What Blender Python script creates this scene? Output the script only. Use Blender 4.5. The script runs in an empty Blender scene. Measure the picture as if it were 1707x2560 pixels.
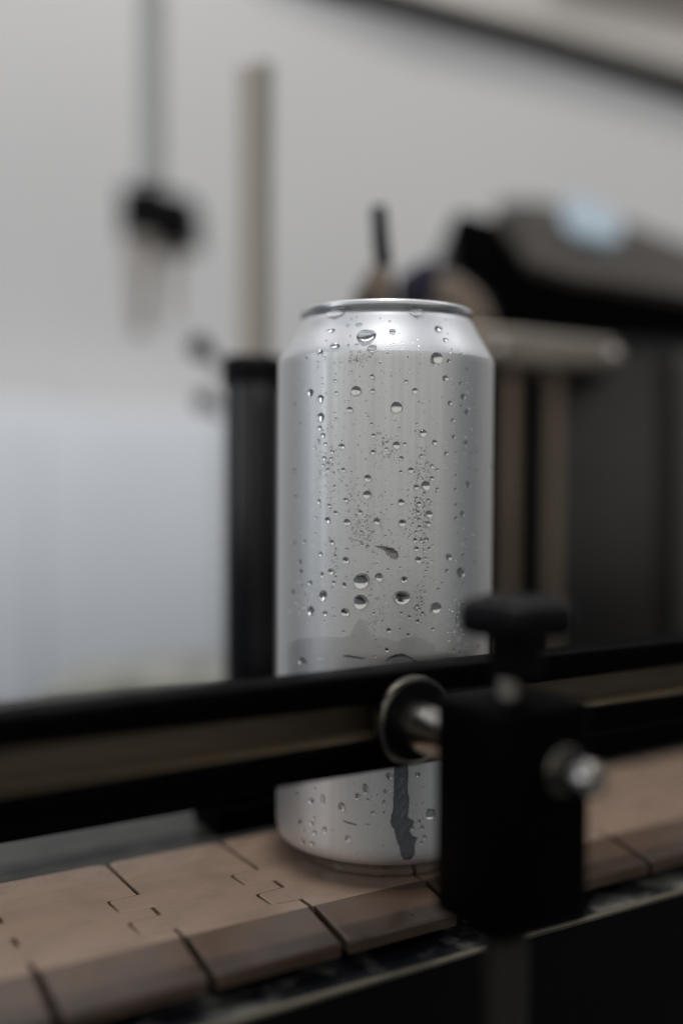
import bpy, bmesh, math, random
from mathutils import Vector, Matrix

random.seed(11)
scene = bpy.context.scene
col = scene.collection
MM = 0.001

# ------------------------------------------------------------------ camera
F_PX, IMG_W, IMG_H = 2660.2, 1707.0, 2560.0      # focal length measured in photograph pixels
CAM = Vector((-11.743, -329.973, 116.088))       # mm, can axis at the origin, chain top at z = 0
yaw, pitch, roll = math.radians(0.276), math.radians(-1.982), math.radians(0.353)
r0 = Vector((math.cos(yaw), math.sin(yaw), 0))
f0 = Vector((-math.sin(yaw), math.cos(yaw), 0))
FWD = (f0 * math.cos(pitch) + Vector((0, 0, 1)) * math.sin(pitch)).normalized()
u0 = (-f0 * math.sin(pitch) + Vector((0, 0, 1)) * math.cos(pitch)).normalized()
RGT = r0 * math.cos(roll) + u0 * math.sin(roll)
UPV = u0 * math.cos(roll) - r0 * math.sin(roll)
cam_data = bpy.data.cameras.new('camera')
cam = bpy.data.objects.new('camera', cam_data)
col.objects.link(cam)
m = Matrix.Identity(4)
for i, a in enumerate((RGT, UPV, -FWD)):
    m[0][i], m[1][i], m[2][i] = a
m[0][3], m[1][3], m[2][3] = CAM * MM
cam.matrix_world = m
cam_data.sensor_fit = 'VERTICAL'
cam_data.sensor_height = 36.0
cam_data.sensor_width = 24.0
cam_data.lens = F_PX * 36.0 / IMG_H
cam_data.clip_start = 0.01
cam_data.clip_end = 50
cam_data.dof.use_dof = True
cam_data.dof.focus_distance = 0.294
cam_data.dof.aperture_fstop = 1.95
cam_data.dof.aperture_blades = 0
scene.camera = cam

# ------------------------------------------------------------------ light
world = bpy.data.worlds.new('World')
scene.world = world
world.use_nodes = True
bg = world.node_tree.nodes['Background']
bg.inputs['Color'].default_value = (0.85, 0.92, 1.0, 1)
bg.inputs['Strength'].default_value = 0.085


def area(name, loc, target, sx, sy, radiance, color):
    d = bpy.data.lights.new(name, 'AREA')
    d.shape = 'RECTANGLE'
    d.size, d.size_y = sx, sy
    d.energy = radiance * math.pi * sx * sy
    d.color = color
    o = bpy.data.objects.new(name, d)
    col.objects.link(o)
    o.location = loc
    v = Vector(target) - Vector(loc)
    o.rotation_euler = v.to_track_quat('-Z', 'Y').to_euler()
    return o


area('rear_wall_fill', (0.12, 0.36, 1.30), (0.12, 0.36, 0.0), 2.4, 0.60, 1.95, (0.985, 0.985, 1.0))  # added rear fill that brightens the wall, no known ceiling lamp
area('overhead_lamp', (0.012, 0.008, 2.3), (0.012, 0.008, 0.0), 0.11, 0.11, 560, (1.0, 0.97, 0.935))
area('ceiling_light_front', (0.0, -0.80, 1.35), (0.0, -0.75, 0.0), 4.6, 0.9, 0.42, (0.87, 0.93, 1.0))
area('ceiling_tube_light', (-0.25, -0.62, 1.30), (0, -0.1, 0.1), 1.0, 0.06, 0.7, (0.92, 0.96, 1.0))
area('ceiling_tube_light', (0.35, -1.0, 1.30), (0, -0.1, 0.1), 1.0, 0.06, 0.7, (0.95, 0.97, 1.0))
area('left_streak_lamp', (-1.25, -0.38, 0.45), (0, 0, 0.12), 0.24, 0.9, 2.9, (0.84, 0.91, 1.0))  # added lamp that makes the bright streak down the can's left side
area('front_fill', (0.40, -1.05, 0.42), (0.40, 0, 0.15), 5.2, 0.8, 0.54, (1.0, 0.965, 0.90))  # added fill behind the camera that brightens the can's front

vs = scene.view_settings
vs.view_transform = 'Standard'
vs.look = 'None'
vs.exposure = 0.0
vs.gamma = 1.0
vs.use_curve_mapping = False
scene.render.engine = 'CYCLES'
scene.cycles.use_denoising = True
scene.cycles.max_bounces = 14
scene.cycles.transmission_bounces = 10
scene.cycles.glossy_bounces = 6
scene.cycles.sample_clamp_indirect = 6.0

# ------------------------------------------------------------------ helpers
TH = math.radians(31.759)                        # the chain runs away to the right
DV = Vector((math.cos(TH), math.sin(TH), 0))     # along the chain
NV = Vector((math.sin(TH), -math.cos(TH), 0))    # across it, towards the camera


def sn(s, n, z):
    return DV * s + NV * n + Vector((0, 0, z))


def pix_dir(u, v):
    return (FWD + RGT * ((u - IMG_W / 2) / F_PX) + UPV * ((IMG_H / 2 - v) / F_PX))


def at(u, v, depth):
    """world point (mm) seen at a pixel of the photograph, `depth` mm in front of the lens"""
    return CAM + pix_dir(u, v) * depth


def link(name, me, mat=None, parent=None, smooth=False):
    o = bpy.data.objects.new(name, me)
    col.objects.link(o)
    if mat is not None:
        me.materials.clear()
        me.materials.append(mat)
    if smooth:
        for p in me.polygons:
            p.use_smooth = True
    if parent is not None:
        o.parent = parent
    return o


def build(name, bm, mat, parent=None, smooth=False, origin=None):
    """bm is in mm, world axes; origin (mm) becomes the object's origin"""
    bmesh.ops.recalc_face_normals(bm, faces=bm.faces)
    if origin is not None:
        bmesh.ops.translate(bm, verts=bm.verts, vec=-Vector(origin))
    bmesh.ops.scale(bm, verts=bm.verts, vec=(MM, MM, MM))
    me = bpy.data.meshes.new(name)
    bm.to_mesh(me)
    bm.free()
    o = link(name, me, mat, parent, smooth)
    if origin is not None and parent is None:
        o.location = Vector(origin) * MM
    return o


def shade_by_angle(o, deg=35):
    me = o.data
    for p in me.polygons:
        p.use_smooth = True
    bm = bmesh.new()
    bm.from_mesh(me)
    for e in bm.edges:
        if len(e.link_faces) == 2 and e.calc_face_angle(0) > math.radians(deg):
            e.smooth = False
    bm.to_mesh(me)
    bm.free()


def thing(name, label, cat, group=None, loc=(0, 0, 0)):
    o = bpy.data.objects.new(name, None)
    o.empty_display_size = 0.01
    col.objects.link(o)
    o.location = Vector(loc) * MM
    tag(o, label, cat, group)
    return o


def tag(o, label, cat, group=None):
    o['label'] = label
    o['category'] = cat
    if group:
        o['group'] = group
    return o


def adopt(root):
    """children were built in world mm: keep them where they are"""
    for c in root.children:
        c.matrix_parent_inverse = Matrix.Translation(-root.location)


def prism(bm, pts, vec):
    """closed prism: polygon pts (mm) swept by vec"""
    vec = Vector(vec)
    a = [bm.verts.new(Vector(p)) for p in pts]
    b = [bm.verts.new(Vector(p) + vec) for p in pts]
    k = len(a)
    fs = [bm.faces.new(a), bm.faces.new(b[::-1])]
    for i in range(k):
        fs.append(bm.faces.new((a[i], b[i], b[(i + 1) % k], a[(i + 1) % k])))
    return fs


def box_axes(bm, o, ax, ay, az, bev=0.0):
    o, ax, ay, az = Vector(o), Vector(ax), Vector(ay), Vector(az)
    t = bmesh.new()
    prism(t, [o, o + ax, o + ax + ay, o + ay], az)
    bmesh.ops.recalc_face_normals(t, faces=t.faces)
    if bev > 0:
        bmesh.ops.bevel(t, geom=list(t.edges), offset=bev, segments=3, profile=0.5, affect='EDGES')
    merge(bm, t)


def merge(bm, t):
    me = bpy.data.meshes.new('tmp')
    t.to_mesh(me)
    t.free()
    bm.from_mesh(me)
    bpy.data.meshes.remove(me)


def box_sn(bm, s0, s1, n0, n1, z0, z1, bev=0.0):
    box_axes(bm, sn(s0, n0, z0), DV * (s1 - s0), NV * (n1 - n0), Vector((0, 0, z1 - z0)), bev)


def lathe(bm, prof, c=(0, 0, 0), axis=(0, 0, 1), seg=48, lobes=None):
    """prof: list of (r, h) along axis from c; ends closed when r is 0"""
    axis = Vector(axis).normalized()
    t = axis.orthogonal().normalized()
    b = axis.cross(t)
    c = Vector(c)
    rows = []
    for r, h in prof:
        if r < 1e-6:
            rows.append([bm.verts.new(c + axis * h)])
        else:
            row = []
            for k in range(seg):
                a = 2 * math.pi * k / seg
                rr = r if lobes is None else r * (1 + lobes[1] * math.cos(lobes[0] * a))
                row.append(bm.verts.new(c + axis * h + (t * math.cos(a) + b * math.sin(a)) * rr))
            rows.append(row)
    for p, q in zip(rows, rows[1:]):
        for k in range(seg):
            k2 = (k + 1) % seg
            if len(p) == 1 and len(q) == 1:
                continue
            if len(p) == 1:
                bm.faces.new((p[0], q[k], q[k2]))
            elif len(q) == 1:
                bm.faces.new((p[k], q[0], p[k2]))
            else:
                bm.faces.new((p[k], q[k], q[k2], p[k2]))


# ------------------------------------------------------------------ materials
def material(name, color, rough=0.5, metal=0.0, spec=0.5, var=0.0, scale=(60, 60, 60), color2=None,
             bump=0.0, bump_scale=400.0, rough_var=0.0, detail=4.0, contrast=(0.35, 0.65), aniso=0.0):
    mt = bpy.data.materials.new(name)
    mt.use_nodes = True
    nt = mt.node_tree
    bs = nt.nodes['Principled BSDF']
    bs.inputs['Roughness'].default_value = rough
    bs.inputs['Metallic'].default_value = metal
    bs.inputs['Specular IOR Level'].default_value = spec
    if aniso:
        bs.inputs['Anisotropic'].default_value = aniso
    tc = nt.nodes.new('ShaderNodeTexCoord')
    mp = nt.nodes.new('ShaderNodeMapping')
    mp.inputs['Scale'].default_value = scale
    nt.links.new(tc.outputs['Object'], mp.inputs['Vector'])
    nz = nt.nodes.new('ShaderNodeTexNoise')
    nz.inputs['Scale'].default_value = 1.0
    nz.inputs['Detail'].default_value = detail
    nt.links.new(mp.outputs['Vector'], nz.inputs['Vector'])
    rp = nt.nodes.new('ShaderNodeValToRGB')
    c1 = color
    c2 = color2 if color2 is not None else tuple(x * (1 - var) for x in color)
    rp.color_ramp.elements[0].position, rp.color_ramp.elements[1].position = contrast
    rp.color_ramp.elements[0].color = (*c1, 1)
    rp.color_ramp.elements[1].color = (*c2, 1)
    nt.links.new(nz.outputs['Fac'], rp.inputs['Fac'])
    nt.links.new(rp.outputs['Color'], bs.inputs['Base Color'])
    if rough_var:
        mr = nt.nodes.new('ShaderNodeMapRange')
        mr.inputs['From Min'].default_value, mr.inputs['From Max'].default_value = 0.3, 0.7
        mr.inputs['To Min'].default_value, mr.inputs['To Max'].default_value = rough - rough_var, rough + rough_var
        nt.links.new(nz.outputs['Fac'], mr.inputs['Value'])
        nt.links.new(mr.outputs['Result'], bs.inputs['Roughness'])
    if bump:
        n2 = nt.nodes.new('ShaderNodeTexNoise')
        n2.inputs['Scale'].default_value = bump_scale
        n2.inputs['Detail'].default_value = 3
        nt.links.new(tc.outputs['Object'], n2.inputs['Vector'])
        bp = nt.nodes.new('ShaderNodeBump')
        bp.inputs['Strength'].default_value = bump
        bp.inputs['Distance'].default_value = 0.0003
        nt.links.new(n2.outputs['Fac'], bp.inputs['Height'])
        nt.links.new(bp.outputs['Normal'], bs.inputs['Normal'])
    return mt


def glass(name, color=(1, 1, 1), ior=1.333):
    mt = bpy.data.materials.new(name)
    mt.use_nodes = True
    nt = mt.node_tree
    nt.nodes.remove(nt.nodes['Principled BSDF'])
    g = nt.nodes.new('ShaderNodeBsdfGlass')
    g.inputs['Color'].default_value = (*color, 1)
    g.inputs['Roughness'].default_value = 0.0
    g.inputs['IOR'].default_value = ior
    nt.links.new(g.outputs[0], nt.nodes['Material Output'].inputs['Surface'])
    return mt


M = {}
M['can'] = material('brushed_aluminium', (0.90, 0.90, 0.895), 0.50, 1.0, var=0.06, scale=(520, 520, 7), rough_var=0.05,
                    bump=0.10, bump_scale=900, detail=3)
M['neck'] = material('smooth_aluminium', (0.85, 0.86, 0.88), 0.42, 1.0, var=0.05, scale=(120, 120, 40), rough_var=0.03)
M['base'] = material('base_aluminium', (0.72, 0.71, 0.70), 0.20, 1.0, var=0.1, scale=(200, 200, 200), rough_var=0.04)
M['lid'] = material('lid_aluminium', (0.82, 0.82, 0.83), 0.30, 1.0, var=0.06, scale=(200, 200, 200))
M['water'] = glass('water')
M['dark_refl'] = glass('dark_reflection_water', (0.54, 0.55, 0.57))  # tint puts the dark reflections of clamp and rail into the water
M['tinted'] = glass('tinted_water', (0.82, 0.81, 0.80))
M['wet'] = material('wet_aluminium', (0.80, 0.80, 0.80), 0.13, 1.0, var=0.05, scale=(300, 300, 20))
M['film'] = material('water_filmed_aluminium', (0.82, 0.82, 0.825), 0.42, 1.0, var=0.14, scale=(110, 110, 70), rough_var=0.06, detail=5)
M['slat'] = material('tan_acetal', (0.262, 0.187, 0.141), 0.26, 0, 0.5, scale=(60, 85, 60), contrast=(0.42, 0.72), color2=(0.188, 0.131, 0.097),
                     bump=0.2, bump_scale=1500, rough_var=0.12, detail=9)
M['apron'] = material('worn_shaded_acetal', (0.098, 0.064, 0.045), 0.20, 0, 0.5, scale=(60, 60, 60), color2=(0.068, 0.044, 0.031),
                     bump=0.2, bump_scale=900, rough_var=0.14, detail=7)  # worn finish, with the rail's shade also put into the brown
M['black'] = material('black_plastic', (0.0009, 0.0009, 0.0010), 0.5, 0, 0.035, var=0.3, scale=(90, 90, 90), rough_var=0.08)
M['black_soft'] = material('black_moulded_plastic', (0.003, 0.003, 0.004), 0.42, 0, 0.12, var=0.3, scale=(150, 150, 150))
M['channel'] = material('brown_reflection_steel', (0.16, 0.125, 0.09), 0.45, 0.9, var=0.25, scale=(30, 30, 200), rough_var=0.1)  # steel, with the belt's brown reflection put into the colour
M['ledge'] = material('lit_lip_steel', (0.22, 0.165, 0.105), 0.45, 0.8, var=0.25, scale=(40, 40, 200), rough_var=0.1)  # steel lip, the light on its top put into the tan
M['steel'] = material('stainless_steel', (0.50, 0.475, 0.44), 0.22, 1.0, var=0.1, scale=(200, 200, 200), rough_var=0.05)
M['ring_steel'] = material('ring_steel', (0.17, 0.155, 0.13), 0.26, 1.0, var=0.15, scale=(200, 200, 200))
M['post_steel'] = material('dark_steel_post', (0.055, 0.048, 0.038), 0.34, 0.6, var=0.2, scale=(60, 60, 10), rough_var=0.08)
M['dull_steel'] = material('dull_steel', (0.34, 0.31, 0.27), 0.45, 0.6, var=0.2, scale=(60, 60, 60), rough_var=0.1)


# ------------------------------------------------------------------ wall
def frustum_quad(u0, v0, u1, v1, depth):
    return [at(u0, v0, depth), at(u1, v0, depth), at(u1, v1, depth), at(u0, v1, depth)]


def slab(name, pix, depth, thick, mat, parent=None, bev=0.0):
    """prism whose near face shows the pixel polygon at the given depth and which goes back `thick` mm"""
    t = bmesh.new()
    prism(t, [at(u, v, depth) for u, v in pix], Vector((0, 1, 0)) * thick)
    bmesh.ops.recalc_face_normals(t, faces=t.faces)
    if bev:
        bmesh.ops.bevel(t, geom=list(t.edges), offset=bev, segments=3, profile=0.5, affect='EDGES')
    o = build(name, t, mat, parent)
    if bev:
        shade_by_angle(o, 40)
    return o


M['wall'] = material('painted_wall', (0.77, 0.755, 0.745), 0.75, 0, 0.3, scale=(3, 3, 3), color2=(0.73, 0.715, 0.705), bump=0.2, bump_scale=60)
bm = bmesh.new()
box_axes(bm, (-1400, 690, -500), (2900, 0, 0), (0, 40, 0), (0, 0, 1800))
o = build('wall', bm, M['wall'])
o['kind'] = 'structure'

# ------------------------------------------------------------------ the can
PROFILE = [(0, 3.6), (14, 3.0), (21.5, 1.6), (23.6, 0.3), (24.6, 0.0), (25.8, 0.15), (26.5, 0.9), (26.9, 1.9), (27.3, 2.6),
           (28.6, 3.7), (30.4, 4.8), (31.6, 5.6), (32.3, 6.4), (32.75, 7.4), (33.0, 8.8), (33.1, 10.5), (33.1, 14), (33.1, 30), (33.1, 60), (33.1, 90), (33.1, 120),
           (33.1, 148.6), (33.1, 149.9), (32.95, 150.8)]
NECK = [(32.95, 150.8), (32.6, 151.6), (31.75, 153.1), (30.4, 155.4), (29.0, 157.7), (27.9, 159.7), (27.1, 161.3), (26.5, 162.5),
        (26.1, 163.1), (25.6, 163.35), (24.6, 163.4), (23.4, 163.4)]
LID = [(23.4, 163.4), (23.4, 164.35), (25.9, 164.4), (26.25, 164.45), (26.45, 164.7), (26.48, 165.3), (26.3, 165.9), (25.8, 166.3), (25.3, 166.2),
       (24.8, 165.6), (23.9, 165.0), (22.9, 162.0), (22.4, 160.2), (21.8, 159.6), (21.2, 160.2), (20.9, 161.6), (20.2, 162.0), (0, 162.1)]
SURF = PROFILE[4:] + NECK[1:]


def r_at(z):
    for (ra, za), (rb, zb) in zip(SURF, SURF[1:]):
        if za <= z <= zb:
            return ra + (rb - ra) * (z - za) / max(1e-6, zb - za)
    return SURF[-1][0]


def slope_at(z):
    return (r_at(z + 0.4) - r_at(z - 0.4)) / 0.8


can = thing('drink_can', 'tall plain silver aluminium can beaded with water on the conveyor', 'can')
bm = bmesh.new()
kb = [i for i, p in enumerate(PROFILE) if p == (31.6, 5.6)][0]
lathe(bm, PROFILE[kb:], seg=160)
o = build('body', bm, M['can'], can, True)
bm = bmesh.new()
lathe(bm, PROFILE[:kb + 1], seg=160)
build('base', bm, M['base'], can, True)
bm = bmesh.new()
lathe(bm, NECK, seg=160)
o = build('neck', bm, M['neck'], can, True)
bm = bmesh.new()
lathe(bm, LID, seg=160)
lid = build('lid', bm, M['lid'], can, True)
bm = bmesh.new()                                    # pull tab
tab = [(9.5 * math.cos(a) * (1 if math.cos(a) > 0 else 1.25), 7.2 * math.sin(a), 162.6) for a in [2 * math.pi * k / 28 for k in range(28)]]
prism(bm, [Vector(p) + Vector((3, 0, 0)) for p in tab], (0, 0, 0.9))
build('pull_tab', bm, M['lid'], lid)


def on_can(u, v, lift=0.0):
    d = pix_dir(u, v)
    t = 285.0
    while t < 335:
        p = CAM + d * t
        if math.hypot(p.x, p.y) < r_at(p.z) + lift:
            break
        t += 0.5
    else:
        return None
    a, b = t - 0.5, t
    for _ in range(14):
        c = (a + b) / 2
        p = CAM + d * c
        if math.hypot(p.x, p.y) < r_at(p.z) + lift:
            b = c
        else:
            a = c
    p = CAM + d * b
    sl = slope_at(p.z)
    h = math.hypot(p.x, p.y)
    nrm = Vector((p.x / h, p.y / h, -sl)).normalized()
    return p, nrm


def dome_mesh(name, seg, rings, sag, wob, seed, theta=64):
    rnd = random.Random(seed)
    ph = [rnd.uniform(0, 6.28) for _ in range(3)]
    bm = bmesh.new()
    amax = math.radians(theta)
    rows = []
    for i in range(rings + 1):
        a = amax * i / rings
        rho, h = math.sin(a) / math.sin(amax), (math.cos(a) - math.cos(amax)) / math.sin(amax)
        if i == 0:
            rows.append([bm.verts.new((0, -sag, h))])
            continue
        row = []
        for k in range(seg):
            t = 2 * math.pi * k / seg
            w = 1 + wob * (math.cos(2 * t + ph[0]) + 0.6 * math.cos(3 * t + ph[1]))
            row.append(bm.verts.new((rho * w * math.cos(t), rho * w * math.sin(t) - sag * (1 - rho * rho), h)))
        rows.append(row)
    for p, q in zip(rows, rows[1:]):
        for k in range(seg):
            k2 = (k + 1) % seg
            if len(p) == 1:
                bm.faces.new((p[0], q[k], q[k2]))
            else:
                bm.faces.new((p[k], q[k], q[k2], p[k2]))
    base = bm.faces.new(rows[-1][::-1])
    base.material_index = 1
    bmesh.ops.translate(bm, verts=bm.verts, vec=(0, 0, 0.04))
    bmesh.ops.recalc_face_normals(bm, faces=bm.faces)
    me = bpy.data.meshes.new(name)
    bm.to_mesh(me)
    bm.free()
    for f in me.polygons:
        f.use_smooth = f.material_index == 0
    me.materials.append(M['water'])
    me.materials.append(M['wet'])
    return me


DOME_BIG = [dome_mesh('droplet_large', 28, 9, 0.16, 0.045, s, 72) for s in range(4)]
DOME_SML = [dome_mesh('droplet_small', 14, 5, 0.12, 0.075, 10 + s, 68) for s in range(5)]


def frame_at(p, nrm):
    up = Vector((0, 0, 1))
    y = (up - nrm * up.dot(nrm)).normalized()
    x = y.cross(nrm).normalized()
    m = Matrix.Identity(4)
    for i, a in enumerate((x, y, nrm)):
        m[0][i], m[1][i], m[2][i] = a
    m[0][3], m[1][3], m[2][3] = p * MM
    return m


PX_MM = 298.0 / F_PX
rnd = random.Random(5)


def droplet(u, v, w, h=None, tilt=0.0):
    hit = on_can(u, v)
    if hit is None:
        return
    p, nrm = hit
    h = h or w * rnd.uniform(0.98, 1.15)
    big = max(w, h) > 11
    me = rnd.choice(DOME_BIG if big else DOME_SML)
    o = bpy.data.objects.new('water_droplet', me)
    col.objects.link(o)
    o.parent = can
    face = max(0.35, abs(nrm.dot((CAM - p).normalized())))
    rx, ry = w / 2 * PX_MM / face ** 0.5, h / 2 * PX_MM
    flat = 0.92 if big else 1.0
    o.matrix_world = frame_at(p, nrm) @ Matrix.Rotation(math.radians(tilt + rnd.uniform(-12, 12)), 4, 'Z') @ Matrix.Diagonal((rx * MM, ry * MM, min(rx, ry) * MM * flat, 1))


A_ = [(660, 295, 105, 98), (695, 375, 52), (823, 268, 36), (465, 358, 60, 42), (440, 265, 52, 32), (1110, 252, 46), (1155, 322, 30),
      (375, 400, 38, 48), (400, 437, 20), (288, 437, 18), (357, 462, 15), (383, 462, 13), (357, 490, 14), (615, 225, 40, 22), (545, 232, 20),
      (570, 190, 15), (600, 180, 11), (550, 355, 20), (600, 352, 22), (565, 395, 16), (615, 395, 22), (563, 297, 14), (410, 328, 15), (1195, 382, 16),
      (1170, 285, 14), (1097, 442, 76, 92), (1173, 457, 28), (1153, 563, 40), (555, 457, 15), (567, 523, 18), (596, 642, 62), (695, 553, 28),
      (700, 642, 28), (468, 578, 22), (473, 655, 24), (470, 535, 12), (315, 652, 42, 54), (378, 690, 42, 56), (378, 805, 46, 62), (372, 873, 32),
      (390, 918, 32), (365, 950, 22), (405, 972, 26), (340, 995, 20), (445, 1020, 24), (398, 1060, 28), (440, 1065, 24), (425, 1095, 22),
      (422, 1132, 24), (388, 1103, 16), (370, 1140, 14), (457, 1152, 18), (388, 565, 14), (390, 602, 18), (408, 658, 14), (848, 745, 70),
      (557, 758, 38), (908, 585, 26), (963, 642, 38), (1010, 720, 14), (660, 703, 14), (527, 705, 12), (552, 705, 12), (1245, 595, 22),
      (1260, 678, 32, 46), (1180, 717, 30), (1250, 733, 18), (1283, 775, 32, 46), (1330, 728, 18), (1358, 773, 14), (1285, 505, 18), (1253, 412, 16),
      (1280, 440, 12), (1197, 823, 24), (673, 803, 18), (693, 850, 22), (843, 828, 14), (865, 876, 18), (975, 848, 16), (1012, 905, 50),
      (705, 920, 30), (763, 940, 14), (850, 925, 16), (473, 815, 18), (578, 850, 12), (506, 987, 40), (610, 980, 16), (703, 1023, 34),
      (848, 980, 50), (900, 973, 24), (783, 1003, 24), (790, 1042, 14), (808, 1038, 16), (878, 1060, 28), (1085, 962, 34), (1203, 928, 26),
      (1280, 960, 30), (1157, 1030, 28), (1217, 1025, 16), (1310, 1022, 16), (1348, 1018, 14), (1002, 1045, 22), (1033, 1093, 16), (1068, 1110, 28),
      (1100, 1133, 22), (997, 1100, 16), (1018, 1128, 16), (987, 1143, 16), (938, 1135, 38), (875, 1147, 26), (1068, 1185, 28), (985, 1168, 14),
      (518, 1133, 30), (568, 1145, 14), (670, 1185, 46), (1030, 1230, 56), (972, 1240, 34), (1300, 1127, 18), (1345, 1137, 16), (1217, 1165, 18),
      (1290, 1225, 32, 50), (1215, 1253, 22), (1102, 1253, 22), (463, 1237, 22), (215, 1135, 22), (215, 725, 18), (250, 845, 16), (1437, 1110, 18)]
B_ = [(665, 92, 56), (532, 125, 32), (367, 135, 24, 34), (432, 160, 24), (470, 205, 30), (463, 70, 14), (463, 150, 14), (420, 250, 38), (347, 235, 18),
      (540, 263, 44), (605, 278, 14), (623, 202, 28), (637, 290, 18), (670, 300, 14), (630, 325, 22), (680, 320, 16), (703, 323, 16), (605, 340, 14),
      (645, 350, 14), (665, 365, 12), (690, 350, 12), (635, 403, 24, 18), (668, 413, 20), (598, 378, 12), (620, 385, 12), (726, 258, 40), (780, 350, 18),
      (877, 140, 42), (884, 268, 46), (820, 157, 14), (705, 452, 22, 16), (972, 115, 22), (988, 148, 30), (1045, 128, 24), (1063, 140, 18),
      (1018, 85, 16), (982, 203, 26), (1050, 213, 46), (963, 240, 18), (988, 245, 22), (950, 272, 18), (990, 293, 26), (1045, 272, 32), (1020, 170, 16),
      (970, 325, 20), (1000, 320, 18), (1018, 335, 16), (943, 342, 14), (925, 355, 14), (963, 375, 28), (1000, 378, 24), (1033, 370, 28), (972, 428, 32),
      (1050, 428, 24), (1020, 440, 16), (983, 497, 38), (1028, 488, 22), (1002, 493, 14), (1040, 523, 16), (1042, 545, 14), (1030, 567, 16), (1072, 408, 14),
      (1217, 155, 20), (1217, 237, 24), (1255, 213, 30, 42), (1225, 335, 14), (1275, 370, 14), (1173, 480, 40), (1260, 467, 22), (1333, 510, 20),
      (1163, 565, 26), (1245, 578, 54, 76), (1260, 645, 18), (1135, 640, 16), (1107, 680, 20), (1090, 797, 76), (1013, 663, 14), (1000, 690, 14),
      (1000, 733, 16), (977, 785, 24), (1005, 760, 18), (1010, 830, 24), (992, 803, 18), (972, 815, 16), (978, 880, 26), (928, 852, 24), (876, 828, 20),
      (740, 605, 48, 56), (895, 620, 42), (882, 733, 108, 92), (630, 630, 102, 104), (625, 760, 88, 100), (870, 546, 16), (725, 522, 14), (795, 558, 18),
      (690, 685, 14), (708, 830, 20), (800, 935, 30), (870, 928, 16), (920, 965, 24), (1073, 928, 22), (533, 500, 42), (540, 432, 20), (533, 603, 14),
      (525, 655, 24, 42), (530, 823, 56), (403, 830, 30), (440, 570, 40), (475, 540, 16), (470, 605, 20), (457, 640, 26), (447, 388, 34), (470, 433, 18),
      (467, 473, 24), (465, 515, 14), (377, 460, 26), (343, 335, 16), (280, 385, 24), (218, 390, 24), (250, 510, 30), (285, 530, 16), (255, 570, 30),
      (313, 640, 30), (262, 655, 18), (207, 695, 30), (280, 710, 16), (387, 590, 20, 42), (392, 720, 50, 76), (318, 815, 50, 64), (305, 885, 16), (460, 850, 16),
      (455, 800, 14), (403, 878, 14), (520, 943, 18), (585, 975, 16), (788, 1057, 28), (738, 1042, 18), (717, 1098, 20), (265, 1125, 58, 52), (1355, 1035, 30),
      (1287, 1103, 20), (1205, 1060, 16), (1195, 985, 14), (1225, 865, 16), (1265, 780, 20), (1237, 1075, 14), (220, 100, 20)]
C_ = [(278, 285, 48, 36), (400, 345, 60, 52), (500, 335, 36, 100), (660, 400, 60, 84), (795, 310, 50, 64), (862, 245, 45, 100), (885, 340, 30),
      (915, 315, 18), (963, 297, 18), (935, 395, 18), (1030, 270, 26, 52), (1020, 360, 28, 50), (1018, 452, 24), (925, 450, 36), (905, 490, 18), (300, 520, 56, 46),
      (405, 540, 50, 40), (425, 495, 30), (345, 600, 30), (430, 620, 40), (515, 595, 40, 62), (330, 690, 50), (410, 710, 45), (710, 670, 50), (1008, 740, 18),
      (875, 553, 50, 20), (1065, 135, 60), (1310, 125, 45), (1355, 235, 18), (1410, 460, 105, 100), (1345, 575, 40), (1270, 580, 36), (1320, 525, 36),
      (1365, 655, 36), (1340, 705, 28), (1350, 370, 20), (430, 245, 30), (590, 600, 25)]
for d in A_:
    droplet(650 + d[0] / 2.489, 720 + d[1] / 2.489, d[2] / 2.489, d[3] / 2.489 if len(d) > 3 else None)
for d in B_:
    droplet(650 + d[0] / 2.489, 1200 + d[1] / 2.489, d[2] / 2.489, d[3] / 2.489 if len(d) > 3 else None)
for d in C_:
    droplet(660 + d[0] / 3.409, 1900 + d[1] / 3.409, d[2] / 3.409, d[3] / 3.409 if len(d) > 3 else None)


def ribbon(name, pairs, height, mat, k=9, wob=0.0):
    """raised water along a path: pairs of edge pixels, domed between the two edges, closed into the can"""
    bm = bmesh.new()
    rows = []
    for i, (pa, pb) in enumerate(pairs):
        row = []
        end = math.sin(math.pi * min(1, max(0, (i + 0.15) / (len(pairs) - 0.7))))
        for j in range(k + 1):
            f = j / k
            hit = on_can(pa[0] + (pb[0] - pa[0]) * f, pa[1] + (pb[1] - pa[1]) * f)
            p, nrm = hit
            hh = height * (math.sin(math.pi * f) ** 0.7) * min(1, end * 2.2) + 0.02
            if wob and 0 < j < k:
                hh *= 1 + wob * (math.sin(i * 0.55 + j * 0.9) + 0.7 * math.sin(i * 0.23 - j * 1.3 + 1.0))
            row.append(bm.verts.new(p + nrm * hh))
        rows.append(row)
    low = []
    for (pa, pb) in pairs:
        a, b = on_can(*pa), on_can(*pb)
        low.append((bm.verts.new(a[0] + a[1] * 0.01), bm.verts.new(b[0] + b[1] * 0.01)))
    for i in range(len(rows) - 1):
        for j in range(k):
            bm.faces.new((rows[i][j], rows[i][j + 1], rows[i + 1][j + 1], rows[i + 1][j]))
        bm.faces.new((low[i][0], rows[i][0], rows[i + 1][0], low[i + 1][0]))
        bm.faces.new((rows[i][k], low[i][1], low[i + 1][1], rows[i + 1][k]))
        bm.faces.new((low[i][0], low[i + 1][0], low[i + 1][1], low[i][1])).material_index = 1
    for i in (0, len(rows) - 1):
        bm.faces.new([low[i][0]] + rows[i] + [low[i][1]])
    o = build(name, bm, mat, can, True)
    o.data.materials.append(M['wet'])
    return o


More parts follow.
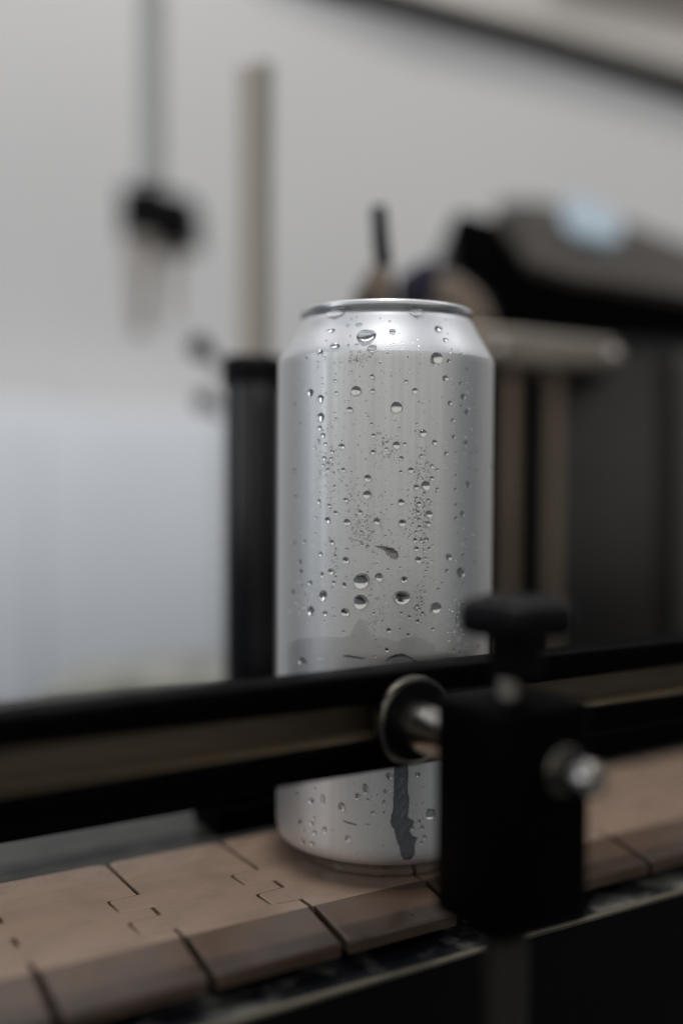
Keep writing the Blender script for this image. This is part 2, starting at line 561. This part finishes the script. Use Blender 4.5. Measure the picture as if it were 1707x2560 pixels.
def lerp_table(tbl, x):
    for (xa, *ya), (xb, *yb) in zip(tbl, tbl[1:]):
        if xa <= x <= xb:
            f = (x - xa) / (xb - xa)
            f = f * f * (3 - 2 * f)
            return [p + (q - p) * f for p, q in zip(ya, yb)]
    return list(tbl[-1][1:])


zB = lambda x, y: (650 + x / 2.489, 1200 + y / 2.489)
zA = lambda x, y: (650 + x / 2.489, 720 + y / 2.489)
zC = lambda x, y: (660 + x / 3.409, 1900 + y / 3.409)


def span_x(tbl, f, n):
    x0, x1 = tbl[0][0], tbl[-1][0]
    out = []
    for i in range(n + 1):
        x = x0 + (x1 - x0) * i / n
        a, b = lerp_table(tbl, x)
        out.append((f(x, a), f(x, b)))
    return out


def span_y(tbl, f, n, ragged=0.0):
    y0, y1 = tbl[0][0], tbl[-1][0]
    out = []
    for i in range(n + 1):
        y = y0 + (y1 - y0) * i / n
        a, b = lerp_table(tbl, y)
        a += ragged * (math.sin(y * 0.13) + 0.6 * math.sin(y * 0.31 + 1)) if 0 < i < n else 0
        b += ragged * (math.sin(y * 0.17 + 2) + 0.6 * math.sin(y * 0.37)) if 0 < i < n else 0
        out.append((f(a, y), f(b, y)))
    return out


# two drops hanging below the rim, the comma-shaped run, two beads along the edge of the wet patch
ribbon('hanging_drop', span_x([(395, 138, 152), (430, 132, 186), (455, 130, 194), (490, 128, 178), (548, 130, 136)], zA, 16), 0.75, M['water'])
ribbon('hanging_drop', span_x([(915, 130, 138), (940, 128, 160), (970, 130, 182), (1000, 132, 172), (1022, 136, 142)], zA, 16), 0.75, M['water'])
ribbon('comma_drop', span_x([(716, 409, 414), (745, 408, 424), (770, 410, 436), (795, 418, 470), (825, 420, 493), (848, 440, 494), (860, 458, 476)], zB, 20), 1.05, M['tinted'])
ribbon('water_bead', span_x([(515, 1093, 1099), (545, 1088, 1106), (590, 1096, 1112), (625, 1102, 1118), (652, 1106, 1111)], zB, 16), 0.5, M['dark_refl'])
ribbon('water_bead', span_x([(778, 1124, 1130), (810, 1096, 1122), (850, 1082, 1116), (890, 1080, 1108), (925, 1096, 1110), (960, 1118, 1130), (992, 1134, 1139)], zB, 22), 0.5, M['dark_refl'])
ribbon('water_bead', span_x([(355, 1103, 1109), (380, 1100, 1116), (408, 1106, 1112)], zB, 8), 0.4, M['water'])
ribbon('water_scratch', span_x([(672, 512, 520), (720, 530, 542), (788, 548, 556)], zC, 8), 0.25, M['dark_refl'])
# dark run of water down the lower part of the can
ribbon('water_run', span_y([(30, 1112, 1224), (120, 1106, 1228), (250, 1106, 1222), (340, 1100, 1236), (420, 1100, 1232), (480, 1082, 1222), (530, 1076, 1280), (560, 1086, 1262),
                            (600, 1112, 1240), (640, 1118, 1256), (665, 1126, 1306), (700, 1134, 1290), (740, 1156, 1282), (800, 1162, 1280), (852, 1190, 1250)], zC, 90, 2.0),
       0.70, M['dark_refl'], 14, 0.5)

# wet film over the middle of the can, low and irregular top edge
top = [(175, 1015), (260, 985), (330, 978), (430, 974), (520, 978), (560, 965), (590, 900), (622, 862), (648, 868), (672, 930), (700, 966), (770, 978), (850, 1004),
       (905, 980), (960, 970), (1010, 985), (1050, 1010), (1080, 1018), (1092, 1062), (1150, 1072), (1195, 1084), (1215, 1115)]
bm = bmesh.new()
NX, NY = 110, 22
rows = []
frnd = random.Random(3)
jit = [frnd.uniform(-2.5, 2.5) for _ in range(NX + 1)]
for i in range(NX + 1):
    x = top[0][0] + (top[-1][0] - top[0][0]) * i / NX
    y0 = lerp_table(top, x)[0] + jit[i]
    row = []
    for j in range(NY + 1):
        f = j / NY
        y = y0 + (1330 - y0) * f
        p, nrm = on_can(*zB(x, y))
        side = min(1, i / 3, (NX - i) / 3)
        hh = 0.010 * min(1, side, f * 6) + 0.004 * math.sin(x * 0.05 + y * 0.03) * 0.3 * min(1, side, f * 6) + 0.010
        row.append(bm.verts.new(p + nrm * (hh if j > 0 else 0.006)))
    rows.append(row)
back = [[bm.verts.new(r[j].co * 1.0 - on_can(*zB(top[0][0], 1000))[1] * 0) for j in (0, NY)] for r in rows]
for i in range(NX):
    for j in range(NY):
        bm.faces.new((rows[i][j], rows[i][j + 1], rows[i + 1][j + 1], rows[i + 1][j]))
for r, b in zip(rows, back):
    for v, w in zip((r[0], r[NY]), b):
        rad = Vector((v.co.x, v.co.y, 0)).normalized()
        w.co = v.co - rad * 0.4
for i in range(NX):
    bm.faces.new((rows[i][0], rows[i + 1][0], back[i + 1][0], back[i][0]))
    bm.faces.new((rows[i][NY], back[i][1], back[i + 1][1], rows[i + 1][NY]))
    bm.faces.new((back[i][0], back[i + 1][0], back[i + 1][1], back[i][1]))
bm.faces.new(list(rows[0]) + [back[0][1], back[0][0]])
bm.faces.new(list(rows[NX])[::-1] + [back[NX][0], back[NX][1]])
film = build('water_film', bm, M['film'], can)
shade_by_angle(film, 20)

# fine condensation, far too many beads to count
bm = bmesh.new()
frnd = random.Random(21)


def bead(u, v, r):
    hit = on_can(u, v)
    if hit is None:
        return
    p, nrm = hit
    mt = frame_at(p / MM, nrm)
    x, y, n = mt.col[0].to_3d(), mt.col[1].to_3d(), mt.col[2].to_3d()
    k = 7
    apex = bm.verts.new(p + n * r * 0.62 - y * r * 0.15)
    mid = [bm.verts.new(p + (x * math.cos(a) + y * math.sin(a)) * r * 0.68 + n * r * 0.42) for a in [6.2832 * i / k for i in range(k)]]
    rim = [bm.verts.new(p + (x * math.cos(a) + y * math.sin(a)) * r + n * r * 0.04) for a in [6.2832 * i / k for i in range(k)]]
    for i in range(k):
        j = (i + 1) % k
        bm.faces.new((apex, mid[i], mid[j]))
        bm.faces.new((mid[i], rim[i], rim[j], mid[j]))
    bm.faces.new(rim[::-1]).material_index = 1


clusters = [(415, 1050, 60, 170, 150), (390, 1250, 60, 120, 70), (640, 1500, 75, 110, 170), (1000, 1400, 60, 230, 260), (1000, 1120, 55, 70, 70), (790, 1010, 70, 90, 70),
            (300, 1900, 70, 160, 130), (450, 1700, 40, 150, 70), (1000, 1950, 45, 90, 60), (720, 2050, 60, 90, 90), (700, 1900, 60, 120, 50), (600, 440, 90, 30, 70),
            (820, 375, 130, 30, 60), (1215, 2050, 40, 90, 60), (560, 1250, 120, 160, 110), (850, 1450, 110, 160, 90)]
for cx_, cy_, sx_, sy_, n_ in clusters:
    for _ in range(n_):
        x, y = frnd.gauss(cx_, sx_ * 0.7), frnd.gauss(cy_, sy_ * 0.7)
        if 160 < y < 2330:
            bead(650 + x / 2.489, 720 + y / 2.489, min(0.34, 0.09 + frnd.expovariate(11)))
for _ in range(1500):
    bead(frnd.uniform(700, 1225), frnd.uniform(905, 1640), 0.06 + min(0.2, frnd.expovariate(20)))
for _ in range(260):
    bead(frnd.uniform(700, 1100), frnd.uniform(1930, 2140), 0.06 + min(0.25, frnd.expovariate(14)))
for _ in range(60):
    bead(frnd.uniform(730, 1190), frnd.uniform(790, 890), 0.08 + min(0.25, frnd.expovariate(14)))
cond = build('fine_condensation', bm, M['water'], can, True)
cond.data.materials.append(M['film'])
cond['kind'] = 'stuff'

# ------------------------------------------------------------------ conveyor chain
PL, S0, OFF, BK = 36.989, -116.309, 29.3, 29.4
chain = thing('conveyor_chain', 'tan plastic table-top conveyor chain of hinged flat slats under the can', 'conveyor chain', loc=(0, 0, -10))


def slat_mesh():
    g = 0.55
    R = 2.6

    def arc(cx, cy, a0, a1, n=5):
        return [(cx + R * math.cos(math.radians(a0 + (a1 - a0) * i / n)), cy + R * math.sin(math.radians(a0 + (a1 - a0) * i / n))) for i in range(n + 1)]
    T = 8.5                                        # how far the hinge tongues reach under the neighbour
    e = 0.16
    left = [(g, OFF), (g, 23.4), (-T + 0.6, 22.75), (-T, 22.0), (-T, 15.0), (-T + 0.7, 14.35), (g, 13.7),
            (g, 7.9), (-T + 0.8, 7.15), (-T, 6.4), (-T, -1.0), (-T + 0.7, -1.75), (g, -2.1)]
    rear = arc(g + R, -BK + R, 180, 270) + arc(PL - g - R, -BK + R, 270, 360)
    P = PL
    right = [(P - g, -2.1 - e), (P - T - 0.1, -1.75 - e), (P - T - 0.9, -0.9), (P - T - 0.35, 6.6), (P - T + 0.6, 7.15 + e), (P - g, 7.9 + e),
             (P - g, 13.7 - e), (P - T - 0.1, 14.35 - e), (P - T - 0.9, 15.2), (P - T - 0.35, 22.2), (P - T + 0.6, 22.75 + e), (P - g, 23.4 + e), (P - g, OFF)]
    # outline: left side from front to rear, rear edge, right side from rear to front
    out = left + rear + right
    bm = bmesh.new()
    top = bm.faces.new([bm.verts.new((s, n, 0)) for s, n in out])
    r = bmesh.ops.extrude_face_region(bm, geom=[top])
    vs_ = [v for v in r['geom'] if isinstance(v, bmesh.types.BMVert)]
    bmesh.ops.translate(bm, verts=vs_, vec=(0, 0, -4.2))
    bmesh.ops.recalc_face_normals(bm, faces=bm.faces)
    ed = [ee for ee in bm.edges if all(abs(v.co.z) < 1e-5 for v in ee.verts) and not all(abs(v.co.y - OFF) < 1e-4 for v in ee.verts)]
    bmesh.ops.bevel(bm, geom=ed, offset=0.28, segments=2, profile=0.5, affect='EDGES')
    # sloping front apron
    t = bmesh.new()
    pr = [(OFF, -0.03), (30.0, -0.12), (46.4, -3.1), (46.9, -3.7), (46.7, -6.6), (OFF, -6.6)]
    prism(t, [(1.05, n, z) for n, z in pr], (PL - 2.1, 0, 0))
    bmesh.ops.recalc_face_normals(t, faces=t.faces)
    ed = [ee for ee in t.edges if max(v.co.y for v in ee.verts) > 30 and abs(ee.verts[0].co.x - ee.verts[1].co.x) < 1e-4]
    bmesh.ops.bevel(t, geom=ed, offset=0.45, segments=2, profile=0.5, affect='EDGES')
    merge(bm, t)
    bmesh.ops.recalc_face_normals(bm, faces=bm.faces)
    bmesh.ops.scale(bm, verts=bm.verts, vec=(MM, MM, MM))
    bmesh.ops.triangulate(bm, faces=[f for f in bm.faces if len(f.verts) > 4])
    me = bpy.data.meshes.new('slat')
    bm.to_mesh(me)
    bm.free()
    me.materials.append(M['slat'])
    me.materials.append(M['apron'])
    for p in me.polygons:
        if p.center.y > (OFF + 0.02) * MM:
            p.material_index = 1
    return me


sm = slat_mesh()
rot = Matrix.Identity(4)
for i, a in enumerate((DV, NV, Vector((0, 0, 1)))):
    rot[0][i], rot[1][i], rot[2][i] = a
srnd = random.Random(9)
for k in range(-2, 10):
    o = bpy.data.objects.new('slat', sm)
    col.objects.link(o)
    o.parent = chain
    mw = Matrix.Translation(sn(S0 + k * PL + srnd.uniform(-0.1, 0.1), srnd.uniform(-0.15, 0.15), srnd.uniform(-0.12, 0.0)) * MM) @ rot
    o.matrix_parent_inverse = Matrix.Translation(-chain.location)
    o.matrix_basis = mw

for u, v, w, h in ((1029, 2287, 9, 7),):
    d = pix_dir(u, v)
    t = 200.0
    while True:                                    # first point below the apron surface
        p = CAM + d * t
        n_ = p.dot(NV)
        if p.z < -0.12 - (n_ - 30.0) * 2.98 / 16.4 - 0.1:
            break
        t += 0.02
    o = bpy.data.objects.new('water_droplet', DOME_SML[0])
    col.objects.link(o)
    o.matrix_world = Matrix.Translation((p + Vector((0, 0, 0.05))) * MM) @ Matrix.Diagonal((w / 2 * PX_MM * MM, h / 2 * PX_MM * MM, 0.4 * MM, 1))
    tag(o, 'tiny bright water drop on the brown slat edge below the can', 'water drop')

# ------------------------------------------------------------------ conveyor frame
M['wear'] = material('grimy_black_strip', (0.006, 0.007, 0.010), 0.34, 0, 0.5, scale=(60, 60, 60), color2=(0.15, 0.147, 0.128), contrast=(0.53, 0.72),
                     detail=9, bump=0.7, bump_scale=700, rough_var=0.15)
M['frame'] = material('dark_painted_frame', (0.0030, 0.0029, 0.0024), 0.6, 0, 0.12, var=0.35, scale=(25, 25, 25), rough_var=0.1)
M['edge'] = material('bare_steel_edge', (0.24, 0.215, 0.16), 0.4, 0.7, var=0.3, scale=(80, 80, 80), rough_var=0.1)
M['deck'] = material('grey_steel_deck', (0.038, 0.038, 0.031), 0.55, 0.2, scale=(45, 45, 45), color2=(0.028, 0.029, 0.03), contrast=(0.3, 0.75), detail=6, rough_var=0.12)
frame = thing('conveyor_bed', 'dark conveyor frame with a grimy black strip and bare steel edge', 'conveyor frame', loc=(0, 0, -160))
SA, SB = -200, 230
bm = bmesh.new()
box_sn(bm, SA, SB, 31, 54.6, -16, -9.9, 0.4)
build('wear_strip', bm, M['wear'], frame)
bm = bmesh.new()
box_sn(bm, SA, SB, 54.7, 56.6, -10.8, -9.6, 0.3)
build('steel_edge', bm, M['edge'], frame)
bm = bmesh.new()
box_sn(bm, SA, SB, 54.65, 56.2, -160, -10.85, 0.0)
build('side_panel', bm, M['frame'], frame)
bm = bmesh.new()
box_sn(bm, SA, SB, -110, 52, -30, -16.5, 0.0)
build('chain_bed', bm, M['frame'], frame)
bm = bmesh.new()
box_sn(bm, SA, SB, -110, -33.5, -16.3, -2.2, 0.8)
build('rear_deck', bm, M['deck'], frame)
adopt(frame)

# ------------------------------------------------------------------ guide rails
rail = thing('guide_rail', 'black guide rail with a brass-toned groove in front of the can', 'guide rail', loc=(0, 0, 40))


def sweep_sn(name, prof, s0, s1, mat, parent, bev=0.0):
    bm = bmesh.new()
    prism(bm, [sn(s0, n, z) for n, z in prof], DV * (s1 - s0))
    bmesh.ops.recalc_face_normals(bm, faces=bm.faces)
    if bev:
        ed = [e for e in bm.edges if abs((e.verts[0].co - e.verts[1].co).normalized().dot(DV)) > 0.99]
        bmesh.ops.bevel(bm, geom=ed, offset=bev, segments=4, profile=0.5, affect='EDGES')
    o = build(name, bm, mat, parent)
    shade_by_angle(o, 30)
    return o


sweep_sn('upper_flange', [(39.5, 57.9), (50, 57.9), (50, 65.9), (39.5, 65.9)], SA, SB, M['black'], rail, 1.6)
sweep_sn('lower_flange', [(39.5, 40.4), (50, 40.4), (50, 48.7), (39.5, 48.7)], SA, SB, M['black'], rail, 1.2)
sweep_sn('steel_channel', [(40.2, 48.72), (45.4, 48.72), (45.4, 57.88), (40.2, 57.88)], SA, SB, M['channel'], rail)
sweep_sn('groove_strip', [(45.42, 48.72), (48.9, 48.72), (48.9, 49.0), (46.6, 50.7), (45.42, 50.7)], SA, SB, M['ledge'], rail)
adopt(rail)
rr = thing('guide_rail', 'low black guide rail on the far side of the chain behind the can', 'guide rail', loc=(0, 0, 7))
sweep_sn('rail_bar', [(-50, 7.2), (-40, 7.2), (-40, 31), (-50, 31)], SA, SB, M['black'], rr, 1.6)
bm = bmesh.new()
box_sn(bm, -38, SB, -60, -38.5, -2.15, 7.1, 0.8)
build('mount_block', bm, M['black'], rr)
adopt(rr)

# ------------------------------------------------------------------ rail clamp in front
clamp = thing('rail_clamp', 'black clamp block with a lobed knob and steel rod holding the guide rail', 'rail clamp', loc=tuple(sn(-26.5, 90.5, -160)))
bm = bmesh.new()
box_sn(bm, -38.6, -11.6, 78.5, 102, 15.4, 66.2, 2.2)
o = build('block', bm, M['black'], clamp)
shade_by_angle(o, 40)
bm = bmesh.new()
lathe(bm, [(0, 89.2), (5, 89.2), (9.5, 88.8), (11.3, 87.6), (11.9, 85.8), (11.9, 83), (11.2, 81.2), (9, 80.4), (6.2, 80.0), (5.6, 79), (5.5, 73), (4.9, 71), (0, 71)],
      sn(-25.4, 91.5, 0), seg=70, lobes=(5, 0.11))
knob = build('knob', bm, M['black_soft'], clamp)
shade_by_angle(knob, 45)
bm = bmesh.new()
prof = [(0, 63), (2.4, 63)]
for k in range(8):
    prof += [(2.6, 64.0 + k * 0.95), (2.15, 64.5 + k * 0.95)]
prof += [(0, 71.5)]
lathe(bm, prof, sn(-27.6, 91.5, 0), seg=24)
build('threaded_stud', bm, M['dull_steel'], clamp, True)
bm = bmesh.new()
lathe(bm, [(0, 0), (10.2, 0), (11.4, 0.5), (11.6, 1.2), (11.6, 2.9), (11.3, 3.6), (10.7, 3.9), (10.1, 3.7), (9.7, 2.6), (0, 2.6)], sn(-25.6, 50.1, 53.2), NV, seg=64)
o = build('washer', bm, M['ring_steel'], clamp)
shade_by_angle(o, 30)
bm = bmesh.new()
lathe(bm, [(0, 2.62), (9.65, 2.62), (9.9, 3.75), (9.5, 3.9), (0, 4.0)], sn(-25.6, 50.1, 53.2), NV, seg=48)
build('washer_insert', bm, M['black_soft'], o)
bm = bmesh.new()
lathe(bm, [(0, 0), (6.4, 0), (6.4, 26.5), (0, 26.5)], sn(-26, 53.0, 52.4), NV, seg=48)
o = build('rod', bm, M['steel'], clamp)
shade_by_angle(o, 30)
bm = bmesh.new()
lathe(bm, [(0, -160), (5.2, -160), (5.2, 18.5), (0, 18.5)], sn(-28, 92, 0), seg=48)
o = build('post', bm, M['post_steel'], clamp)
shade_by_angle(o, 30)
bm = bmesh.new()
bc = sn(-21.0, 101.9, 51.6)
lathe(bm, [(0, 0), (5.2, 0), (5.6, 0.4), (5.6, 1.4), (5.2, 1.8), (0, 1.8)], bc, NV, seg=40)
bolt = build('bolt_washer', bm, M['ring_steel'], clamp)
shade_by_angle(bolt, 30)
bm = bmesh.new()
lathe(bm, [(0, 1.8), (3.9, 1.8), (3.9, 9.0), (3.5, 10.2), (2.4, 10.8), (2.1, 9.6), (0, 9.6)], bc, NV, seg=40)
bolt = build('bolt_head', bm, M['steel'], clamp)
shade_by_angle(bolt, 30)
adopt(clamp)

# ------------------------------------------------------------------ things behind, left to right
M['post_black'] = material('black_satin_tube', (0.006, 0.006, 0.008), 0.16, 0, 0.6, var=0.3, scale=(40, 40, 8))
M['tan_rod'] = material('tan_metal_rod', (0.30, 0.225, 0.165), 0.45, 0.5, var=0.25, scale=(60, 60, 10), rough_var=0.1)
M['pale_tan'] = material('pale_tan_enamel', (0.80, 0.71, 0.62), 0.5, 0, 0.4, var=0.15, scale=(60, 60, 10))
M['pipe_grey'] = material('grey_green_conduit', (0.74, 0.75, 0.72), 0.55, 0, 0.4, var=0.1, scale=(30, 30, 10))
M['white'] = material('blue_white_plastic', (0.92, 0.95, 1.0), 0.45, 0, 0.5, scale=(8, 8, 8), color2=(0.88, 0.91, 0.96))
M['ledge_grey'] = material('grey_green_ledge', (0.30, 0.30, 0.26), 0.6, 0, 0.3, var=0.3, scale=(40, 40, 40))
M['strip_grey'] = material('olive_grey_strip', (0.46, 0.44, 0.38), 0.6, 0, 0.3, var=0.2, scale=(40, 40, 10))
M['rust'] = material('rusty_brown_cable', (0.58, 0.52, 0.46), 0.6, 0, 0.3, var=0.3, scale=(60, 60, 10))
M['panel'] = material('dark_grey_sheet', (0.046, 0.042, 0.040), 0.34, 0.5, 0.5, var=0.3, scale=(9, 9, 9), rough_var=0.08)
M['panel_edge'] = material('grey_sheet_edge', (0.075, 0.07, 0.066), 0.45, 0.3, 0.5, var=0.2, scale=(9, 9, 9))
M['beige_bar'] = material('beige_steel_bar', (0.24, 0.212, 0.178), 0.4, 0.5, var=0.15, scale=(60, 60, 60), rough_var=0.1)
M['bronze'] = material('bronze_cover', (0.036, 0.029, 0.022), 0.55, 0.0, 0.2, var=0.3, scale=(14, 14, 14), rough_var=0.1)
M['window_glare'] = material('window_reflection', (0.34, 0.45, 0.53), 0.25, 0, 0.5, scale=(20, 20, 20), color2=(0.40, 0.49, 0.56))  # light reflected by the glossy window is put into this pale blue
M['beige_duct'] = material('beige_duct', (0.62, 0.58, 0.53), 0.6, 0, 0.4, var=0.15, scale=(6, 6, 6))
M['dark_lip'] = material('dark_rubber_lip', (0.018, 0.016, 0.013), 0.6, 0, 0.2, var=0.3, scale=(20, 20, 20))
M['cable'] = material('dark_olive_cable', (0.022, 0.020, 0.015), 0.6, 0, 0.3, var=0.3, scale=(20, 20, 20))
M['navy'] = material('navy_plastic', (0.018, 0.016, 0.045), 0.5, 0, 0.4, var=0.3, scale=(30, 30, 30))
M['skin_tan'] = material('tan_plastic', (0.26, 0.20, 0.155), 0.5, 0, 0.4, var=0.2, scale=(30, 30, 30))


def upright(name, u, v0, v1, wpx, depth, mat, parent=None, extra=None, seg=40):
    """vertical round bar seen at column u from row v0 down to v1"""
    p0, p1 = at(u, v0, depth), at(u, v1, depth)
    r = wpx / 2 * depth / F_PX
    bm = bmesh.new()
    h = p0.z - p1.z
    prof = [(0, 0), (r, 0), (r, h - 0.15 * r), (r * 0.9, h), (0, h)]
    if extra:
        prof = [(0, 0), (r, 0)] + [(r * a, h * b) for a, b in extra] + [(0, h)]
    lathe(bm, prof, Vector((p0.x, p0.y, p1.z)), seg=seg)
    o = build(name, bm, mat, parent)
    shade_by_angle(o, 30)
    return o


# black post just left of the can
bp = thing('black_post', 'shiny black round post with a thicker cap standing behind the can', 'post')
upright('tube', 634, 950, 2200, 146, 418, M['post_black'], bp)
upright('cap', 634, 893, 965, 160, 418, M['black_soft'], bp)

# tan upright and conduit
tp = thing('tan_post', 'slim tan and grey upright post rising behind the black post', 'post')
upright('rod', 624, 168, 1000, 60, 470, M['pale_tan'], tp)
o = upright('backing_strip', 656, 160, 1000, 52, 484, M['strip_grey'], tp)
hp = upright('hanging_conduit', 381, -260, 455, 76, 520, M['pipe_grey'])
tag(hp, 'grey-green vertical pipe hanging down from the top above the black box', 'pipe')
wb = thing('wall_box', 'small black box fixed to the wall with brown cables below it', 'electrical box')
slab('box', [(298, 462), (392, 454), (410, 474), (484, 492), (490, 604), (395, 618), (298, 594)], 740, 40, M['black_soft'], wb, 3)
upright('cable', 352, 590, 830, 76, 742, M['rust'], wb, [(0.45, 0.0), (0.8, 0.6), (0.95, 0.98)])
upright('cable', 432, 590, 800, 46, 752, M['rust'], wb, [(0.3, 0.0), (0.7, 0.7), (0.9, 0.98)])
for lab, v, w, dp in (('upper dark round bolt left of the black post', 866, 60, 540), ('lower grey round bolt left of the black post', 1003, 52, 560)):
    bm = bmesh.new()
    c = at(497 + (v - 866) * 0.1, v, dp)
    r = w / 2 * dp / F_PX
    lathe(bm, [(0, 0), (r * 0.8, 0), (r, 0.2 * r), (r, r), (r * 0.45, r), (r * 0.45, (1010 - dp) * 1.0 + 10), (0, (1010 - dp) * 1.0 + 10)], c, (0, 1, 0), seg=24)
    o = build('wall_bolt', bm, M['dark_lip'], None, origin=tuple(c))
    shade_by_angle(o, 30)
    tag(o, lab, 'bolt', 'dark bolts beside the black post')

# white box at the left
wc = thing('white_cabinet', 'blue-white plastic cabinet low on the left behind the rail', 'cabinet')
slab('front_panel', [(94, 1014), (560, 1034), (560, 1712), (94, 1730)], 952, 40, M['white'], wc, 2)
slab('side_panel', [(-260, 985), (86, 1005), (86, 1775), (-260, 1800)], 944, 40, M['white'], wc, 2)
slab('base_ledge', [(84, 1738), (330, 1716), (572, 1708), (572, 1880), (84, 1900)], 560, 90, M['ledge_grey'], wc, 3)
upright('cable_tie', 318, 1690, 1730, 70, 590, M['ledge_grey'], wc, [(1, 0.3), (0.5, 0.8)])

# duct along the top right
du = thing('wall_duct', 'beige duct on the wall above the dark cable, top right corner', 'duct')
slab('duct_side', [(640, -170), (1040, -6), (1400, 76), (1900, 215), (1900, -330), (640, -330)], 985, 30, M['beige_duct'], du)
slab('upper_panel', [(1180, -330), (1400, -40), (1900, 60), (1900, -330)], 978, 6, M['beige_bar'], du)

pts = [(420, -190), (620, -95), (800, -32), (980, 12), (1160, 62), (1340, 112), (1520, 168), (1700, 224), (1900, 290)]
bm = bmesh.new()
prev = None
for i, (u, v) in enumerate(pts):
    c = at(u, v - 8, 580)
    ring = [bm.verts.new(c + Vector((0.25 * math.cos(a), 0, math.cos(a))) * 6.6 + Vector((0, 6.6, 0)) * math.sin(a)) for a in [2 * math.pi * k / 20 for k in range(20)]]
    if prev:
        for k in range(20):
            bm.faces.new((prev[k], ring[k], ring[(k + 1) % 20], prev[(k + 1) % 20]))
    else:
        bm.faces.new(ring)
    prev = ring
bm.faces.new(prev[::-1])
hc = build('hanging_cable', bm, M['cable'], None, True)
tag(hc, 'dark cable sagging across the top right corner', 'cable')

# dark machine at the right
mc = thing('filling_machine', 'black machine with a sloping bronze cover behind the can at right', 'machine')
slab('body', [(1128, 545), (1150, 522), (1240, 545), (1320, 655), (1430, 690), (1720, 738), (1820, 760), (1820, 862), (1240, 822), (1232, 745), (1170, 690), (1128, 668)],
     560, 130, M['black'], mc, 4)
front = [(1236, 536), (1316, 650), (1430, 686), (1560, 706), (1720, 732), (1850, 756)]
backp = [(1238, 504), (1310, 500), (1420, 512), (1570, 556), (1720, 612), (1850, 660)]
bm = bmesh.new()
fa = [bm.verts.new(at(u, v, 556)) for u, v in front]
ba = [bm.verts.new(at(u, v, 680)) for u, v in backp]
fb = [bm.verts.new(at(u, v, 556) - Vector((0, 0, 5))) for u, v in front]
bb = [bm.verts.new(at(u, v, 680) - Vector((0, 0, 5))) for u, v in backp]
k = len(front)
for i in range(k - 1):
    bm.faces.new((fa[i], fa[i + 1], ba[i + 1], ba[i]))
    bm.faces.new((fb[i], bb[i], bb[i + 1], fb[i + 1]))
    bm.faces.new((fa[i], fb[i], fb[i + 1], fa[i + 1]))
    bm.faces.new((ba[i], ba[i + 1], bb[i + 1], bb[i]))
bm.faces.new((fa[0], ba[0], bb[0], fb[0]))
bm.faces.new((fa[-1], fb[-1], bb[-1], ba[-1]))
build('cover', bm, M['bronze'], mc, False)
# window in the cover
def cover_pt(u, f):
    fv = lerp_table(front, u)[0]
    bv = lerp_table(backp, u)[0]
    a, b = at(u, fv, 556), at(u, bv, 680)
    return a + (b - a) * f
bm = bmesh.new()
ring = []
for kk in range(24):
    a = 2 * math.pi * kk / 24
    ca, sa = math.cos(a), math.sin(a)
    ca = math.copysign(abs(ca) ** 0.6, ca)
    sa = math.copysign(abs(sa) ** 0.6, sa)
    ring.append(cover_pt(1478 + 74 * ca, 0.72 + 0.30 * sa) + Vector((0, 0, 1.5)))
prism(bm, ring, (0, 0, 4))
build('window', bm, M['window_glare'], mc)

# lever, navy and tan bits just above the can
lv = thing('black_lever', 'thin black upright lever handle just above the can lid', 'lever')
slab('handle', [(929, 512), (965, 510), (976, 630), (982, 656), (942, 660), (934, 620)], 412, 10, M['black_soft'], lv, 1)
slab('mount', [(925, 660), (968, 648), (985, 700), (988, 790), (905, 790), (880, 745)], 470, 22, M['skin_tan'], lv, 2)
slab('foot', [(885, 735), (925, 728), (935, 800), (880, 800)], 462, 12, M['black_soft'], lv, 1)
nv = slab('hose_fitting', [(992, 690), (1040, 655), (1085, 640), (1100, 700), (1065, 790), (990, 790)], 500, 30, M['navy'], None, 3)
tag(nv, 'dark navy fitting between the lever and the black machine', 'fitting')
tb = slab('tan_housing', [(1075, 690), (1140, 680), (1205, 735), (1232, 790), (1240, 830), (1060, 830)], 530, 40, M['skin_tan'], None, 4)
tag(tb, 'tan housing just above the can lid against the black machine', 'housing')

# steel bar with two bolts, rods and sheet below it
sb = thing('steel_bar', 'beige steel cross bar with round bolts right of the can shoulder', 'bar')
slab('bar', [(1150, 815), (1300, 822), (1545, 850), (1552, 915), (1530, 925), (1150, 912)], 492, 26, M['beige_bar'], sb, 3)
for u, v in ((1245, 880), (1532, 893)):
    bm = bmesh.new()
    c = at(u, v, 491)
    lathe(bm, [(0, -4), (2.4, -3.4), (4.2, -1.6), (4.6, 0.4), (0, 0.4)], c, (0, 1, 0), seg=24)
    build('bolt', bm, M['dull_steel'], sb, True)
rodg = 'tan rods right of the can'
a = upright('tan_rod', 1280, 918, 2000, 34, 515, M['tan_rod'])
tag(a, 'tan vertical rod nearest the can on its right', 'rod', rodg)
a = upright('tan_rod', 1386, 925, 2000, 34, 530, M['tan_rod'])
tag(a, 'dim brown vertical rod further right, beside the dark sheet', 'rod', rodg)
bk = thing('dark_sheet', 'dark grey sheet metal panel right of the can behind the rods', 'panel')
slab('sheet', [(1350, 872), (1690, 884), (1690, 1900), (1350, 1900)], 560, 8, M['panel'], bk, 1.5)
slab('edge_return', [(1694, 880), (1900, 890), (1900, 1900), (1694, 1900)], 548, 8, M['panel_edge'], bk, 2)
slab('black_backing', [(1080, 900), (1348, 905), (1348, 1900), (1080, 1900)], 566, 8, M['black'], bk)
slab('dark_clip', [(1415, 918), (1525, 922), (1505, 958), (1420, 962)], 540, 14, M['black'], bk, 2)
